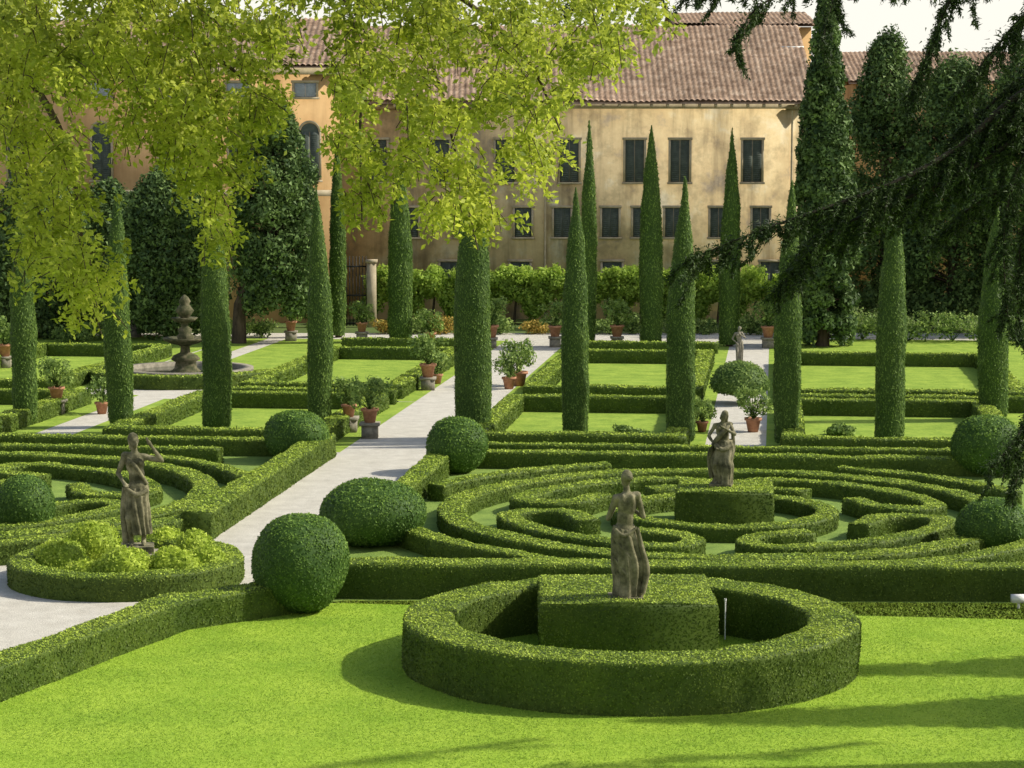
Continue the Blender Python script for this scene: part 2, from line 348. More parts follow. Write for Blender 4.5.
# ---------------------------------------------------------------- topiary balls
def ball(px,cy,wpx,hpx,label):
    D=16500/(cy+hpx/2-160); x=(px-512)/F*D; R=wpx/2/F*D; hz=hpx/F*D*1.02
    s=int(px*3+cy); ph=np.linspace(-math.pi/2,math.pi/2,22)
    pr=[(max(.001,R*math.cos(a)**.85),hz/2+hz/2*math.sin(a)) for a in ph]
    V,Q=lathe((x,D,0),pr,36,amp=.02,freq=4,seed=s)
    V=V+norm(V-np.array([x,D,hz/2]))*(.022*snoise(V,5,s+9))[:,None]
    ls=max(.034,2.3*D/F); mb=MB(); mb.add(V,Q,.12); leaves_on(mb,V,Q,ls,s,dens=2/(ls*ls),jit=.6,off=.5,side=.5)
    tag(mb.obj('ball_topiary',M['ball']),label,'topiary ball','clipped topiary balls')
ball(297,567,95,98,'largest round topiary ball at the corner of the foreground lawn')
ball(370,516,106,64,'wide flattened topiary ball at the edge of the main path')
ball(457,446,60,56,'round topiary ball at the right edge of the main path, farthest from the lawn')
ball(295,437,66,50,'round topiary ball at the left edge of the main path')
ball(20,508,60,60,'topiary ball at the left frame edge near the left parterre')
ball(990,447,70,60,'topiary ball at the right frame edge behind the round parterre')
ball(998,528,72,54,'topiary ball at the right frame edge beside the round parterre')

# dome topiary with trunk
def dome():
    D=16500/(404-160); x=(741-512)/F*D; R=30/F*D; z0=7.5-(393-160)*D/F; z1=7.5-(362-160)*D/F
    t=empty('umbrella_topiary',(x,D,0),'flat domed umbrella shaped topiary on a short trunk in the central path','topiary')
    tb=MB(); tb.add(*tube([(x,D,0),(x+.03,D,z0*.6),(x,D,z0+.2)],[.09,.075,.07])); tb.obj('trunk',M['bark'],t)
    pr=[(.01,z0),(R*.7,z0+.02),(R*.98,z0+.15),(R*.96,z0+.4*(z1-z0)),(R*.75,z0+.75*(z1-z0)),(R*.4,z0+.95*(z1-z0)),(.001,z1)]
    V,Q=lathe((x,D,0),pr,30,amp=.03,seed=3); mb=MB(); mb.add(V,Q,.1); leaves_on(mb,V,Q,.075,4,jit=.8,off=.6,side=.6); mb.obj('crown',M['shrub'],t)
dome()

# ---------------------------------------------------------------- clipped cypresses
def cypress(px,by,ty,wpx,label,group='clipped columnar cypresses',mat='cyp',D=None,tilt=0):
    D=D or 16500/(by-160); x=(px-512)/F*D; zt=AT(px,ty,D)[2]; R=wpx/2/F*D*.90
    s=int(px*7+by); t=empty('cypress_tree',(x,D,0),label,'cypress',group)
    tb=MB(); tb.add(*tube([(x,D,0),(x,D,zt*.3),(x+tilt*zt*.9,D,zt*.9)],[.16,.12,.03])); tb.obj('trunk',M['bark'],t)
    m=46; pr=[]
    for q in np.linspace(0,1,m):
        rr=R*(.92+.10*math.sin(min(1,q*3.0)*math.pi/2))*(1-max(0,(q-.36)/.64)**1.9*.97)
        if q<.02: rr*=.88
        pr.append((max(.004,rr),.10+q*(zt-.10)))
    V,Q=lathe((x,D,0),pr,26,amp=.022*R/.45,freq=4,seed=s)
    V[:,0]+=tilt*V[:,2]+.03*snoise(V*np.array([0,0,1.]),.9,s+2)
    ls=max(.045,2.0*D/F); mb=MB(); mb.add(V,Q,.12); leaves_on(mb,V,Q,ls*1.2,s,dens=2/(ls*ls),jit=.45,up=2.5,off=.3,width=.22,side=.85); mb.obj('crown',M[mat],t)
for a in [
(22,425,186,27,'leftmost clipped cypress column, at the left frame edge'),
(117,428,190,29,'clipped cypress column half behind the long leafy hanging spray at left'),
(215,433,180,32,'clipped cypress column right of the fountain'),
(318,434,188,27,'slim clipped cypress column on the left side of the main path, beside two potted plants'),
(473,440,150,40,'thickest clipped cypress column, on the right edge of the main path'),
(576,443,187,29,'slim pointed cypress column in the near row, first right of the thickest column'),
(683,445,176,31,'tall pointed cypress column in the near row just left of the middle statue'),
(790,447,180,29,'cypress column in the near row under the tip of the dark cedar bough'),
(893,449,190,32,'cypress column in the near row behind the dark cedar bough'),
(995,421,200,32,'rightmost cypress column, near the right frame edge'),
(338,337,135,18,'thin far cypress column next to the iron gate'),
(400,342,150,26,'far cypress column left of the main path, in front of the vines'),
(588,346,120,18,'far cypress column before the facade, leftmost of the three far right ones'),
(651,347,125,25,'far cypress column before the facade, middle of the three far right ones'),
(730,346,128,22,'far cypress column before the facade, rightmost of the three far right ones')]: cypress(*a)
# beyond the frame: their long shadows cross the foreground lawn
def side_cypress(x,y,h,R,label):
    t=empty('cypress_tree',(x,y,0),label,'cypress'); tb=MB(); tb.add(*tube([(x,y,0),(x,y,h*.5)],[.16,.1])); tb.obj('trunk',M['bark'],t)
    pr=[(max(.004,R*(.85+.15*min(1,q*4))*(1-max(0,(q-.3)/.7)**1.7)),.15+q*(h-.15)) for q in np.linspace(0,1,40)]
    V,Q=lathe((x,y,0),pr,20,amp=.12,freq=2,seed=int(x*10)); mb=MB(); mb.add(V,Q,.1); leaves_on(mb,V,Q,.14,int(x*9),jit=.9,up=2,off=1.2); mb.obj('crown',M['cyp'],t)
side_cypress(13.5,32.6,7.4,.5,'tall cypress beyond the right frame edge, farther from the camera')
side_cypress(12.6,29.9,8.6,.75,'tall cypress beyond the right frame edge, nearer the camera')

# ---------------------------------------------------------------- evergreen trees
def evergreen(px,by,ty,wpx,label,D=None,trunk_px=None,low=.18,shape='oval',mat='dark',seed=None,nl=110,mult=1.5):
    D=D or 16500/(by-160); x=(px-512)/F*D; zt=AT(px,ty,D)[2]; R=wpx/2/F*D; s=seed or int(px*11+ty)
    r=np.random.default_rng(s); tx=((trunk_px or px)-512)/F*D
    t=empty('evergreen_tree',(tx,D,0),label,'tree','dark evergreen trees behind the garden')
    tb=MB(); tb.add(*tube([(tx,D,0),(tx+.05,D,zt*low),(x,D,zt*.5),(x,D,zt*.95)],[.32,.25,.18,.03],8))
    mb=MB(); nc=int((150+R*30)*mult); P_=[];Nr=[];Tn=[]
    for i in range(nc):
        q=r.random()
        if shape=='oval': rr=R*math.sin(math.pi*min(1,max(.02,q*.90+.10)))**.5*(1-.3*q)*1.08
        else: rr=R*(1-q**2.2)*(.86+.14*min(1,q*5))
        an=r.random()*6.28; rad=rr*math.sqrt(r.uniform(.3,1)); z=zt*(low+(1-low)*q)*.985
        c=np.array([x+math.cos(an)*rad,D+math.sin(an)*rad,z])
        if i%6==0: tb.add(*tube([(x if q>.3 else tx,D,z*.85),(c+np.array([x,D,z]))/2,c],[.08,.05,.02],4))
        d=norm(r.normal(size=(nl,3))); sz=R*.17*r.uniform(.6,1.3)+.12
        P_.append(c+d*sz*np.array([1,1,1.3])*r.uniform(.6,1,(nl,1))); Nr.append(d); Tn.append(np.clip(r.uniform(.1,.8)+r.normal(size=nl)*.2,0,1))
    P_=np.concatenate(P_);P_[:,2]=np.maximum(P_[:,2],.08);Nr=np.concatenate(Nr); LV,LF=leaf_tris(P_,Nr,.17,r,.6,.6,.3); mb.add(LV,LF,np.concatenate(Tn))
    tb.obj('trunk',M['bark'],t); mb.obj('crown',M[mat],t)
evergreen(823,346,-8,62,'tall broad dark cypress standing at the right end of the ochre facade',shape='cone',low=.02,nl=150,mult=2.6)
evergreen(276,343,104,92,'wide dark evergreen with a bare leaning trunk left of the iron gate',trunk_px=238,low=.16,mult=1.8)
evergreen(170,338,172,112,'rounded dark evergreen behind the fountain',low=.08,mult=1.9)
evergreen(40,336,180,130,'dark evergreen behind the leftmost cypress column',low=.06,mult=1.6)
evergreen(108,332,190,110,'dark evergreen between the far left trees',low=.06,D=97)
evergreen(884,330,34,92,'dark evergreen just right of the tall broad cypress',D=99,low=.05,mult=1.8)
evergreen(952,332,60,120,'dark round evergreen behind the cedar boughs at right',D=97,low=.05,mult=1.8)
evergreen(1024,334,48,120,'dark evergreen at the right frame edge behind the cedar',D=95,low=.05,mult=1.8)
# ---------------------------------------------------------------- shrubs
def shrub(label,x,y,rx,h,n=700,ls=.1,mat='shrub',name='shrub',group=None,z0=0.,cat='shrub'):
    s=int(abs(x)*131+y*17+n); r=np.random.default_rng(s); k=max(6,n//80); m=n//k; pts=[];nr=[]
    mb=MB()
    for i in range(k):
        an=r.random()*6.28; q=math.sqrt(r.random())*.6
        c=np.array([x+rx*q*math.cos(an),y+rx*q*math.sin(an),z0+h*r.uniform(.22,.70)])
        mb.add(*tube([(x,y,z0),(x*.5+c[0]*.5,y*.5+c[1]*.5,z0+(c[2]-z0)*.6),c],[.02,.015,.006],4),tint=.05)
        d=norm(r.normal(size=(m,3))); p=c+d*np.array([rx*.45,rx*.45,h*.3])*r.uniform(.45,1,(m,1)); p[:,2]=np.maximum(p[:,2],z0+.04); pts.append(p); nr.append(d)
    LV,LF=leaf_tris(np.concatenate(pts),np.concatenate(nr),ls,r,.6,.3,.3); mb.add(LV,LF,r.random(len(LF))**1.2)
    o=mb.obj(name,M[mat]); return tag(o,label,cat,group)
def mound(label,x,y,R,h,seed):
    pr=[(R*.8,.0),(R*.97,h*.22),(R,h*.42),(R*.9,h*.64),(R*.68,h*.84),(R*.36,h*.96),(.001,h)]
    V,Q=lathe((x,y,0),pr,26,amp=.04,freq=6,seed=seed); V=V+norm(V-np.array([x,y,h*.4]))*(.04*snoise(V,9,seed+2))[:,None]
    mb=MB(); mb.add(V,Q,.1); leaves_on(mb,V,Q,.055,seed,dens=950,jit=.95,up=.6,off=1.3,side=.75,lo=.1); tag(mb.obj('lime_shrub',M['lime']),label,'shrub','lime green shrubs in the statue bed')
for i,(px,py,rp,hp,l) in enumerate([(62,579,24,37,'at the left end of the statue bed'),(94,565,26,40,'behind left of the bed statue'),(86,589,22,28,'low at the near left of the statue bed'),(124,591,28,44,'right in front of the bed statue'),(176,589,25,40,'nearest right of the bed statue'),(206,583,21,36,'at the right end of the statue bed'),(194,567,21,36,'at the far right of the statue bed'),(166,561,20,34,'behind right of the bed statue')]):
    g=G(px,py); k=g[1]/F; mound('lime green mounded shrub '+l,g[0],g[1],rp*k,hp*k,i+70)
for i,(px,l) in enumerate([(392,'first from the iron gate'),(432,'second from the iron gate'),(472,'behind the thickest cypress column'),(514,'above the tall potted plant'),(556,'left of the first far right cypress'),(606,'between the two left far cypresses'),(640,'behind the middle far cypress'),(682,'between the two right far cypresses'),(718,'close left of the rightmost far cypress'),(754,'at the right end of the vine row')]):
    D=101.; x=(px-512)/F*D
    t=empty('climbing_vine',(x,D,0),'bright green climbing vine bush under the facade, '+l,'vine','vines in a row under the facade')
    r=np.random.default_rng(i+50); mb=MB(); tb=MB(); tb.add(*tube([(x,D,0),(x+.1,D,1.2),(x,D,2)],[.07,.05,.03],5))
    pts=[];nr=[];tn=[]
    for q in range(70):
        dx=r.uniform(-1.15,1.15); top=2.5-.30*dx**2; bot=.45 if abs(dx)>.62 else 1.35-.5*abs(dx)
        c=np.array([x+dx,D+r.uniform(-.5,.4),r.uniform(bot,top)])
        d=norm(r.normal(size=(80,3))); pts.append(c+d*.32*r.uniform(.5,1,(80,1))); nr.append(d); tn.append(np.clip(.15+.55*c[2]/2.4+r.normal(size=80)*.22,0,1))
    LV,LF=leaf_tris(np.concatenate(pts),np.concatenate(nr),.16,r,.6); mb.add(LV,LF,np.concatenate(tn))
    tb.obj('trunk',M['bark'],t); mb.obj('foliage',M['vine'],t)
SH=[(388,334,20,16,'flower','yellow orange flowering low plant left of the main path end'),(415,334,20,18,'shrub','low green shrub under the second vine'),(445,334,22,20,'flower','orange and yellow flowering plant where the main path ends'),(500,334,18,24,'shrub','low shrub right of the thickest cypress'),(535,334,18,16,'flower','yellow flowering plant left of the first far right cypress'),(572,334,20,20,'shrub','low shrub beside the first far right cypress'),(610,334,22,20,'shrub','low shrub behind the far potted plant'),(632,334,14,24,'shrub','upright shrub left of the middle far cypress'),(678,334,22,22,'shrub','low shrub right of the middle far cypress'),(704,334,18,18,'shrub','low shrub left of the rightmost far cypress'),(750,335,18,24,'shrub','low shrub right of the rightmost far cypress'),
(775,336,20,26,'shrub','green shrub left of the tall broad cypress'),(862,340,34,36,'shrub','green shrub right of the tall broad cypress'),(908,341,34,34,'shrub','green shrub behind the near cypress under the cedar'),(952,342,34,36,'shrub','green shrub far right before the dark trees'),(988,342,30,30,'shrub','green shrub beside the rightmost cypress'),(1020,344,28,30,'shrub','green shrub at the right frame edge'),
(20,345,32,26,'shrub','green shrub at the far left edge'),(75,342,30,24,'shrub','green shrub left of the far statue'),(105,340,20,24,'shrub','green shrub close to the far statue'),(222,338,22,24,'shrub','green shrub right of the fountain top'),(262,337,22,22,'shrub','green shrub by the leaning evergreen trunk'),(318,337,14,22,'shrub','green shrub left of the thin gate cypress'),(630,436,20,12,'shrub','small grey green shrub inside the near bed between two cypresses'),(838,436,18,12,'shrub','small shrub inside the near right bed')]
for px,py,rp,hp,m,l in SH:
    g=G(px,py); k=g[1]/F; shrub(l,g[0],g[1],rp*k,hp*k,900,max(.1,k*2.8),m,'flowering_shrub' if m=='flower' else 'garden_shrub','low plants along the far path' if py<350 else None)

# ---------------------------------------------------------------- stone statues
def capsule(p0,p1,r0,r1,n=10):
    p0=np.array(p0,float);p1=np.array(p1,float); L=np.linalg.norm(p1-p0); T=(p1-p0)/max(L,1e-6)
    a=np.array([1.,0,0]) if abs(T[2])>.8 else np.array([0,0,1.]); A=np.cross(T,a);A/=np.linalg.norm(A);B=np.cross(T,A)
    rings=[]
    for t in np.linspace(-math.pi/2,0,5): rings.append((p0+T*r0*math.sin(t),r0*max(.02,math.cos(t))))
    for t in np.linspace(0,math.pi/2,5): rings.append((p1+T*r1*math.sin(t),r1*max(.02,math.cos(t))))
    V=[];Q=[];m=len(rings)
    for c,rr in rings:
        for k in range(n): th=2*math.pi*k/n; V.append(c+rr*(math.cos(th)*A+math.sin(th)*B))
    for i in range(m-1):
        for k in range(n): Q.append((i*n+k,i*n+(k+1)%n,(i+1)*n+(k+1)%n,(i+1)*n+k))
    V.append(rings[0][0]);V.append(rings[-1][0]); i0=len(V)-2
    for k in range(0,n,2):
        Q.append((i0,(k+2)%n,(k+1)%n,k)); b=(m-1)*n; Q.append((i0+1,b+k,b+(k+1)%n,b+(k+2)%n))
    return np.array(V),Q
def ell(c,rad,n=14):
    ph=np.linspace(-math.pi/2,math.pi/2,10); V,Q=lathe((0,0,0),[(max(.02,math.cos(a)),math.sin(a)) for a in ph],n)
    m=10; V=V*np.array(rad)+np.array(c); top=[k*m+m-1 for k in range(n)]; bot=[k*m for k in range(n)]; Q=Q.tolist()
    for k in range(1,n-2,2):
        Q.append((top[0],top[k],top[k+1],top[k+2])); Q.append((bot[0],bot[k+2],bot[k+1],bot[k]))
    return V,Q
def hand(add,w,e,side):
    w=np.array(w,float);e=np.array(e,float); d=(w-e)/np.linalg.norm(w-e); a=np.cross(d,[0,0,1.]); a=a/max(np.linalg.norm(a),1e-3); b=np.cross(d,a)
    c=w+d*.05; add(capsule(w,c+d*.02,.03,.036))
    for i,l in enumerate((.065,.08,.075,.055)):
        s=c+d*.04+a*(i-1.5)*.021; k=s+d*l*.55; add(capsule(s,k,.012,.011,6)); add(capsule(k,k+d*l*.35-b*l*.3,.011,.009,6))
    s=c-d*.01+a*side*.035; add(capsule(s,s+a*side*.03+d*.04,.013,.011,6))
def figure(J,hair='bun'):
    V=[];Fq=[];nn=[0]
    def add(vf):
        v,f=vf; V.extend([tuple(x) for x in v]); Fq.extend([tuple(i+nn[0] for i in q) for q in f]); nn[0]+=len(v)
    g={k:np.array(x,float) for k,x in J.items()}
    add(ell(g['pelvis'],(.160,.125,.15))); add(ell((g['pelvis']+g['chest'])/2,(.128,.10,.24))); add(ell(g['chest'],(.148,.112,.2)))
    add(capsule(g['shL'],g['shR'],.06,.06)); add(capsule(g['chest']+[0,0,.14],g['head']-[0,0,.06],.056,.048))
    for sgn in (-1,1):
        add(ell(g['chest']+[sgn*.07,-.08,.02],(.065,.05,.065))); add(ell(g['pelvis']+[sgn*.08,.07,-.05],(.095,.085,.11)))
        add(ell(g['chest']+[sgn*.065,.07,.06],(.055,.04,.1)))
    h=g['head']; f=g['face']/np.linalg.norm(g['face'])
    add(ell(h,(.074,.085,.110))); add(ell(h+f*.035-[0,0,.055],(.053,.053,.06)))
    add(capsule(h+f*.085+[0,0,.015],h+f*.108-[0,0,.022],.010,.016,6)); sd=np.cross(f,[0,0,1.])
    for sgn in (-1,1):
        add(capsule(h+f*.08+sd*sgn*.012+[0,0,.03],h+f*.07+sd*sgn*.05+[0,0,.028],.012,.01,6)); add(ell(h+sd*sgn*.076-[0,0,.005],(.018,.022,.034)))
        add(ell(h+f*.078+sd*sgn*.03+[0,0,.008],(.014,.01,.009)))
    add(capsule(h+f*.088+sd*.02-[0,0,.05],h+f*.088-sd*.02-[0,0,.05],.011,.011,6))
    add(ell(h-f*.025+[0,0,.035],(.088,.096,.095)))
    if hair=='bun': add(ell(h-f*.11+[0,0,.01],(.05,.05,.048)))
    else: add(capsule(h-f*.07-[0,0,.02],h-f*.08-[0,0,.12],.06,.045))
    for s,sg in (('L',-1),('R',1)):
        add(capsule(g['sh'+s],g['el'+s],.054,.040)); add(capsule(g['el'+s],g['ha'+s],.042,.026)); hand(add,g['ha'+s],g['el'+s],sg)
        add(capsule(g['hip'+s],g['kn'+s],.092,.062)); add(capsule(g['kn'+s],g['an'+s],.064,.038)); add(capsule(g['an'+s]-[0,0,.03],g['an'+s]+np.array([0,-.14,-.05]),.042,.03))
    return V,Fq
def drape(rings,n=64,fold=.03,seed=0,nf=6,twist=2.2):
    R0=np.array(rings,float); t0=np.linspace(0,1,len(R0)); t1=np.linspace(0,1,26); R1=np.stack([np.interp(t1,t0,R0[:,i]) for i in range(5)],1)
    for _ in range(2): R1[1:-1]=(R1[:-2]+2*R1[1:-1]+R1[2:])/4
    r=np.random.default_rng(seed); ph=r.random(6)*6.28; V=[];m=len(R1); th=np.arange(n)*2*math.pi/n
    for j,(x,y,z,rx,ry) in enumerate(R1):
        t=j/(m-1); w=np.sin(nf*th+ph[0]+t*twist); w2=np.sin((nf+5)*th+ph[1]+t*twist*1.7); w3=np.sin(3*th+ph[2]-t*twist*1.3)
        k=1+(fold*(1.35-.8*t)/.15)*(.55*(np.abs(w)*2-1)+.35*w2+.45*w3)+.03*math.sin(t*17+ph[3])
        V+= [(x+rx*k[i]*math.cos(th[i]),y+ry*k[i]*math.sin(th[i]),z+.03*math.sin(2*th[i]+ph[4])*t) for i in range(n)]
    Q=[(j*n+i,j*n+(i+1)%n,(j+1)*n+(i+1)%n,(j+1)*n+i) for j in range(m-1) for i in range(n)]
    for ring,fl in ((0,1),(m-1,0)):
        for i in range(1,n-2,2):
            q=(ring*n,ring*n+i,ring*n+i+1,ring*n+i+2); Q.append(q[::-1] if fl else q)
    return V,Q
def remesh(V,Fq,vs,seed,amp=.006):
    me=bpy.data.meshes.new('body'); me.from_pydata([tuple(v) for v in V],[],[tuple(q) for q in Fq]); me.update()
    o=bpy.data.objects.new('body_source',me); COL.objects.link(o)
    md=o.modifiers.new('r','REMESH'); md.mode='VOXEL'; md.voxel_size=vs
    sm=o.modifiers.new('s','SMOOTH'); sm.iterations=3; sm.factor=.5
    dg=bpy.context.evaluated_depsgraph_get(); me2=bpy.data.meshes.new_from_object(o.evaluated_get(dg)); bpy.data.objects.remove(o,do_unlink=True)
    n=len(me2.vertices); co=np.empty(n*3,np.float32); me2.vertices.foreach_get('co',co); return me2,co.reshape(-1,3)
def statue(label,loc,scale,rz,J,rings,seed,hair='bun',shawl=None,ped=None,mat='stone',fold=.03,sx=1.0,lean=0.):
    t=empty('stone_statue',loc,label,'statue')
    c,s=math.cos(rz),math.sin(rz); Rm_=np.array([[c,-s,0],[s,c,0],[0,0,1]])
    def place(co):
        co=np.array(co,float)*np.array([sx,sx,1]); co[:,0]+=lean*np.maximum(co[:,2]-.1,0); return (co@Rm_.T)*scale+np.array(loc)
    V,Fq=figure(J,hair); me,co=remesh(V,Fq,.013,seed)
    co=place(co+(.002*snoise(co,40,seed))[:,None]); me.vertices.foreach_set('co',co.astype(np.float32).ravel()); me.polygons.foreach_set('use_smooth',np.ones(len(me.polygons),bool)); me.name='body'
    link('body',me,M[mat],t)
    def part(nm,VQ):
        V,Q=VQ; me=bpy.data.meshes.new(nm); me.from_pydata([tuple(x) for x in place(np.array(V,float))],[],Q); me.polygons.foreach_set('use_smooth',np.ones(len(me.polygons),bool)); me.update(); link(nm,me,M[mat],t)
    part('drapery',drape(rings,64,fold,seed))
    if shawl:
        V=[];Q=[]
        for pts,rad in shawl:
            v,q=tube(smoothpath(pts,14),rad,8); Q+=[tuple(int(i)+len(V) for i in k) for k in q]; V+=v.tolist()
        part('shawl',(V,Q))
    V,Q=box(-.26,.26,-.24,.24,-.04,.07); V=place(np.array(V,float)); me=bpy.data.meshes.new('plinth'); me.from_pydata([tuple(x) for x in V],[],Q); link('plinth',me,M[mat],t)
    return t
Jb=dict(pelvis=(.03,0,1.0),chest=(-.015,.01,1.38),head=(.0,-.01,1.745),face=(.5,-.85,-.15),shL=(-.17,.01,1.51),shR=(.155,.01,1.47),
 elL=(-.265,-.02,1.20),haL=(-.12,-.22,1.27),elR=(.265,-.04,1.17),haR=(.15,-.24,1.32),hipL=(-.085,0,.95),hipR=(.095,0,.95),knL=(-.09,-.07,.52),knR=(.10,-.0,.52),anL=(-.09,.02,.14),anR=(.10,.03,.14))
z=G(627,606,.88)
statue('draped female stone statue seen from behind on the foreground hedge block',(z[0],z[1]+.45,.88),1.06,math.pi,Jb,
 [(-.02,.0,.04,.205,.17),(-.03,.0,.15,.215,.17),(-.05,0,.35,.235,.18),(-.04,0,.6,.24,.185),(0,0,.8,.215,.18),(.02,0,.95,.185,.165),(.03,0,1.06,.16,.135)],11,
 shawl=[([(.165,.1,1.04),(.03,.15,.95),(-.165,.1,1.06)],[.025,.035,.025]),([(-.165,.1,1.06),(-.24,.1,.75),(-.31,.1,.45),(-.25,.1,.12)],[.03,.04,.055,.045]),([(.18,.1,.9),(.0,.175,.7),(-.2,.14,.5)],[.015,.022,.015]),([(.18,.1,.62),(.0,.175,.40),(-.17,.14,.2)],[.015,.022,.015])],fold=.022,sx=.94)
J2=dict(Jb); J2.update(face=(.45,-.9,-.1),head=(-.03,-.03,1.74),elL=(-.28,.03,1.22),haL=(-.19,-.2,1.10),elR=(.40,-.05,1.42),haR=(.245,-.13,1.67),knL=(-.12,-.1,.52),knR=(.12,-.02,.52))
statue('tall stone statue with one hand raised beside its head in the round shrub bed',(FB[0]+.17,FB[1]+.05,.55),1.13,.15,J2,
 [(.05,.0,.25,.15,.14),(.03,-.01,.45,.17,.15),(0,-.01,.75,.19,.16),(.01,0,.92,.18,.15),(.02,0,1.02,.155,.13)],12,'long',
 shawl=[([(.17,-.1,.96),(.0,-.16,.9),(-.17,-.08,1.0)],[.04,.045,.035]),([(-.18,.0,1.0),(-.2,.02,.6),(-.18,.02,.1)],[.04,.06,.05]),([(-.17,.02,1.5),(-.02,-.12,1.36),(.17,-.06,1.05)],[.03,.035,.03])])
pd=MB(); px_=FB[0]+.17; pd.add(*box(px_-.28,px_+.28,FB[1]+.05-.26,FB[1]+.05+.26,0,.42)); pd.add(*box(px_-.33,px_+.33,FB[1]+.05-.31,FB[1]+.05+.31,.423,.505)); tag(pd.obj('stone_pedestal',M['stone2']),'low stone pedestal under the statue with the raised hand','pedestal')
J3=dict(Jb); J3.update(pelvis=(.05,0,1.0),chest=(-.05,-.02,1.36),face=(-.8,-.6,-.25),head=(-.02,-.08,1.70),shL=(-.22,-.02,1.46),shR=(.12,.0,1.5),elL=(-.36,-.02,1.2),haL=(-.18,-.2,1.0),elR=(.27,-.1,1.26),haR=(.02,-.24,1.42),knL=(-.14,-.18,.55))
b=P(0,-.1)
statue('robed stone statue standing on the block in the middle of the right parterre',(b[0]-.08,b[1],.82),.86,-.2,J3,
 [(.06,.0,.04,.20,.2),(.08,.0,.2,.20,.2),(.05,-.02,.45,.23,.22),(.0,-.03,.65,.23,.22),(.04,0,.85,.22,.19),(.05,0,1.0,.19,.165),(.03,0,1.1,.165,.14)],13,'long',
 shawl=[([(.16,.05,1.5),(.0,-.16,1.32),(-.2,-.12,1.05),(-.30,-.05,.7),(-.24,0,.2)],[.05,.06,.065,.07,.05]),([(.2,-.1,1.0),(0,-.22,.9),(-.22,-.12,1.05)],[.05,.06,.05]),([(.2,.05,1.3),(.24,.05,.9),(.2,.05,.5)],[.04,.05,.03])],mat='stone',fold=.04,lean=.05)
D=78.; x=(740-512)/F*D
statue('small stone statue on the central path behind the domed topiary',(x,D,.34),.70,.1,J3,[(.02,.0,.05,.15,.14),(.01,0,.5,.17,.15),(0,0,.9,.18,.15),(.01,0,1.02,.16,.13)],14,mat='stone2')
pd=MB(); pd.add(*box(x-.24,x+.24,D-.22,D+.22,0,.25)); pd.add(*box(x-.28,x+.28,D-.26,D+.26,.253,.31)); tag(pd.obj('stone_pedestal',M['stone2']),'small stone pedestal under the statue behind the domed topiary','pedestal')
g=G(133,337)
statue('small far stone statue left of the fountain',(g[0],g[1],.34),.85,.2,J3,[(.02,.0,.05,.2,.18),(.01,0,.5,.2,.18),(0,0,.95,.2,.16),(.01,0,1.1,.17,.14)],15,mat='stone2')
pd=MB(); pd.add(*box(g[0]-.32,g[0]+.32,g[1]-.3,g[1]+.3,0,.3)); tag(pd.obj('stone_pedestal',M['stone2']),'stone pedestal under the far statue left of the fountain','pedestal')

# ---------------------------------------------------------------- fountain
D=75.; x=(184-512)/F*D
t=empty('stone_fountain',(x,D,0),'tiered mossy stone fountain in a round pool at left','fountain')
def lp(nm,prof,mat,c=(x,D,0),n=36,amp=0,par=None,seed=1):
    V,Q=lathe(c,prof,n,amp=amp,freq=6,seed=seed); mb=MB(); mb.add(V,Q); return mb.obj(nm,M[mat],par or t,True)
lp('pool_wall',[(2.25,0),(2.25,.32),(2.32,.34),(2.32,.44),(1.95,.44),(1.95,.02)],'stone2',n=48)
lp('water',[(1.95,.30),(.001,.31)],'water',n=48)
lp('column',[(.55,0),(.5,.3),(.36,.42),(.34,.62),(.5,.72),(.42,.85),(.2,.95),(.17,1.15),(.3,1.26)],'moss',amp=.03)
lp('lower_bowl',[(.2,1.2),(.5,1.27),(.72,1.38),(.76,1.46),(.70,1.46),(.5,1.40),(.001,1.38)],'moss',amp=.02,seed=3)
lp('upper_column',[(.22,1.36),(.3,1.5),(.2,1.6),(.25,1.75),(.12,1.85),(.16,1.98)],'moss',amp=.03,seed=4)
lp('upper_bowl',[(.12,1.95),(.34,2.02),(.46,2.14),(.42,2.15),(.2,2.1),(.001,2.1)],'moss',amp=.02,seed=5)
lp('finial',[(.14,2.08),(.2,2.25),(.26,2.38),(.16,2.52),(.1,2.6),(.17,2.7),(.12,2.84),(.03,2.92),(.001,2.93)],'moss',amp=.04,seed=6)
# ---------------------------------------------------------------- potted plants on pedestals
def pot_thing():
    t=empty('potted_plant',(0,0,0),'x','potted plant','terracotta pots with plants')
    pr=[(.001,0),(.17,0),(.24,.36),(.285,.37),(.29,.45),(.25,.45),(.23,.40),(.001,.39)]
    V,Q=lathe((0,0,0),pr,24); mb=MB(); mb.add(V,Q); mb.obj('pot',M['terracotta'],t,False)
    r=np.random.default_rng(3); mb=MB(); pts=[];nr=[]
    for i in range(22):
        an=r.random()*6.28; q=math.sqrt(r.random())*.52; c=np.array([q*math.cos(an),q*math.sin(an),.45+r.uniform(.15,.95)])
        mb.add(*tube([(0,0,.38),(c[0]*.4,c[1]*.4,.38+(c[2]-.38)*.6),c],[.018,.012,.006],4),tint=.05)
        d=norm(r.normal(size=(30,3))); pts.append(c+d*.2*r.uniform(.4,1,(30,1))); nr.append(d)
    LV,LF=leaf_tris(np.concatenate(pts),np.concatenate(nr),.12,r,.8,.5); mb.add(LV,LF,r.random(len(LF))); mb.obj('foliage',M['shrub'],t)
    return t
def ped_thing(): 
    mb=MB(); mb.add(*box(-.22,.22,-.22,.22,0,.34)); mb.add(*box(-.27,.27,-.27,.27,.343,.42)); return tag(mb.obj('stone_pedestal',M['stone2']),'x','pedestal','stone pedestals under pots')
proto=pot_thing(); pproto=ped_thing(); first=[True,True]
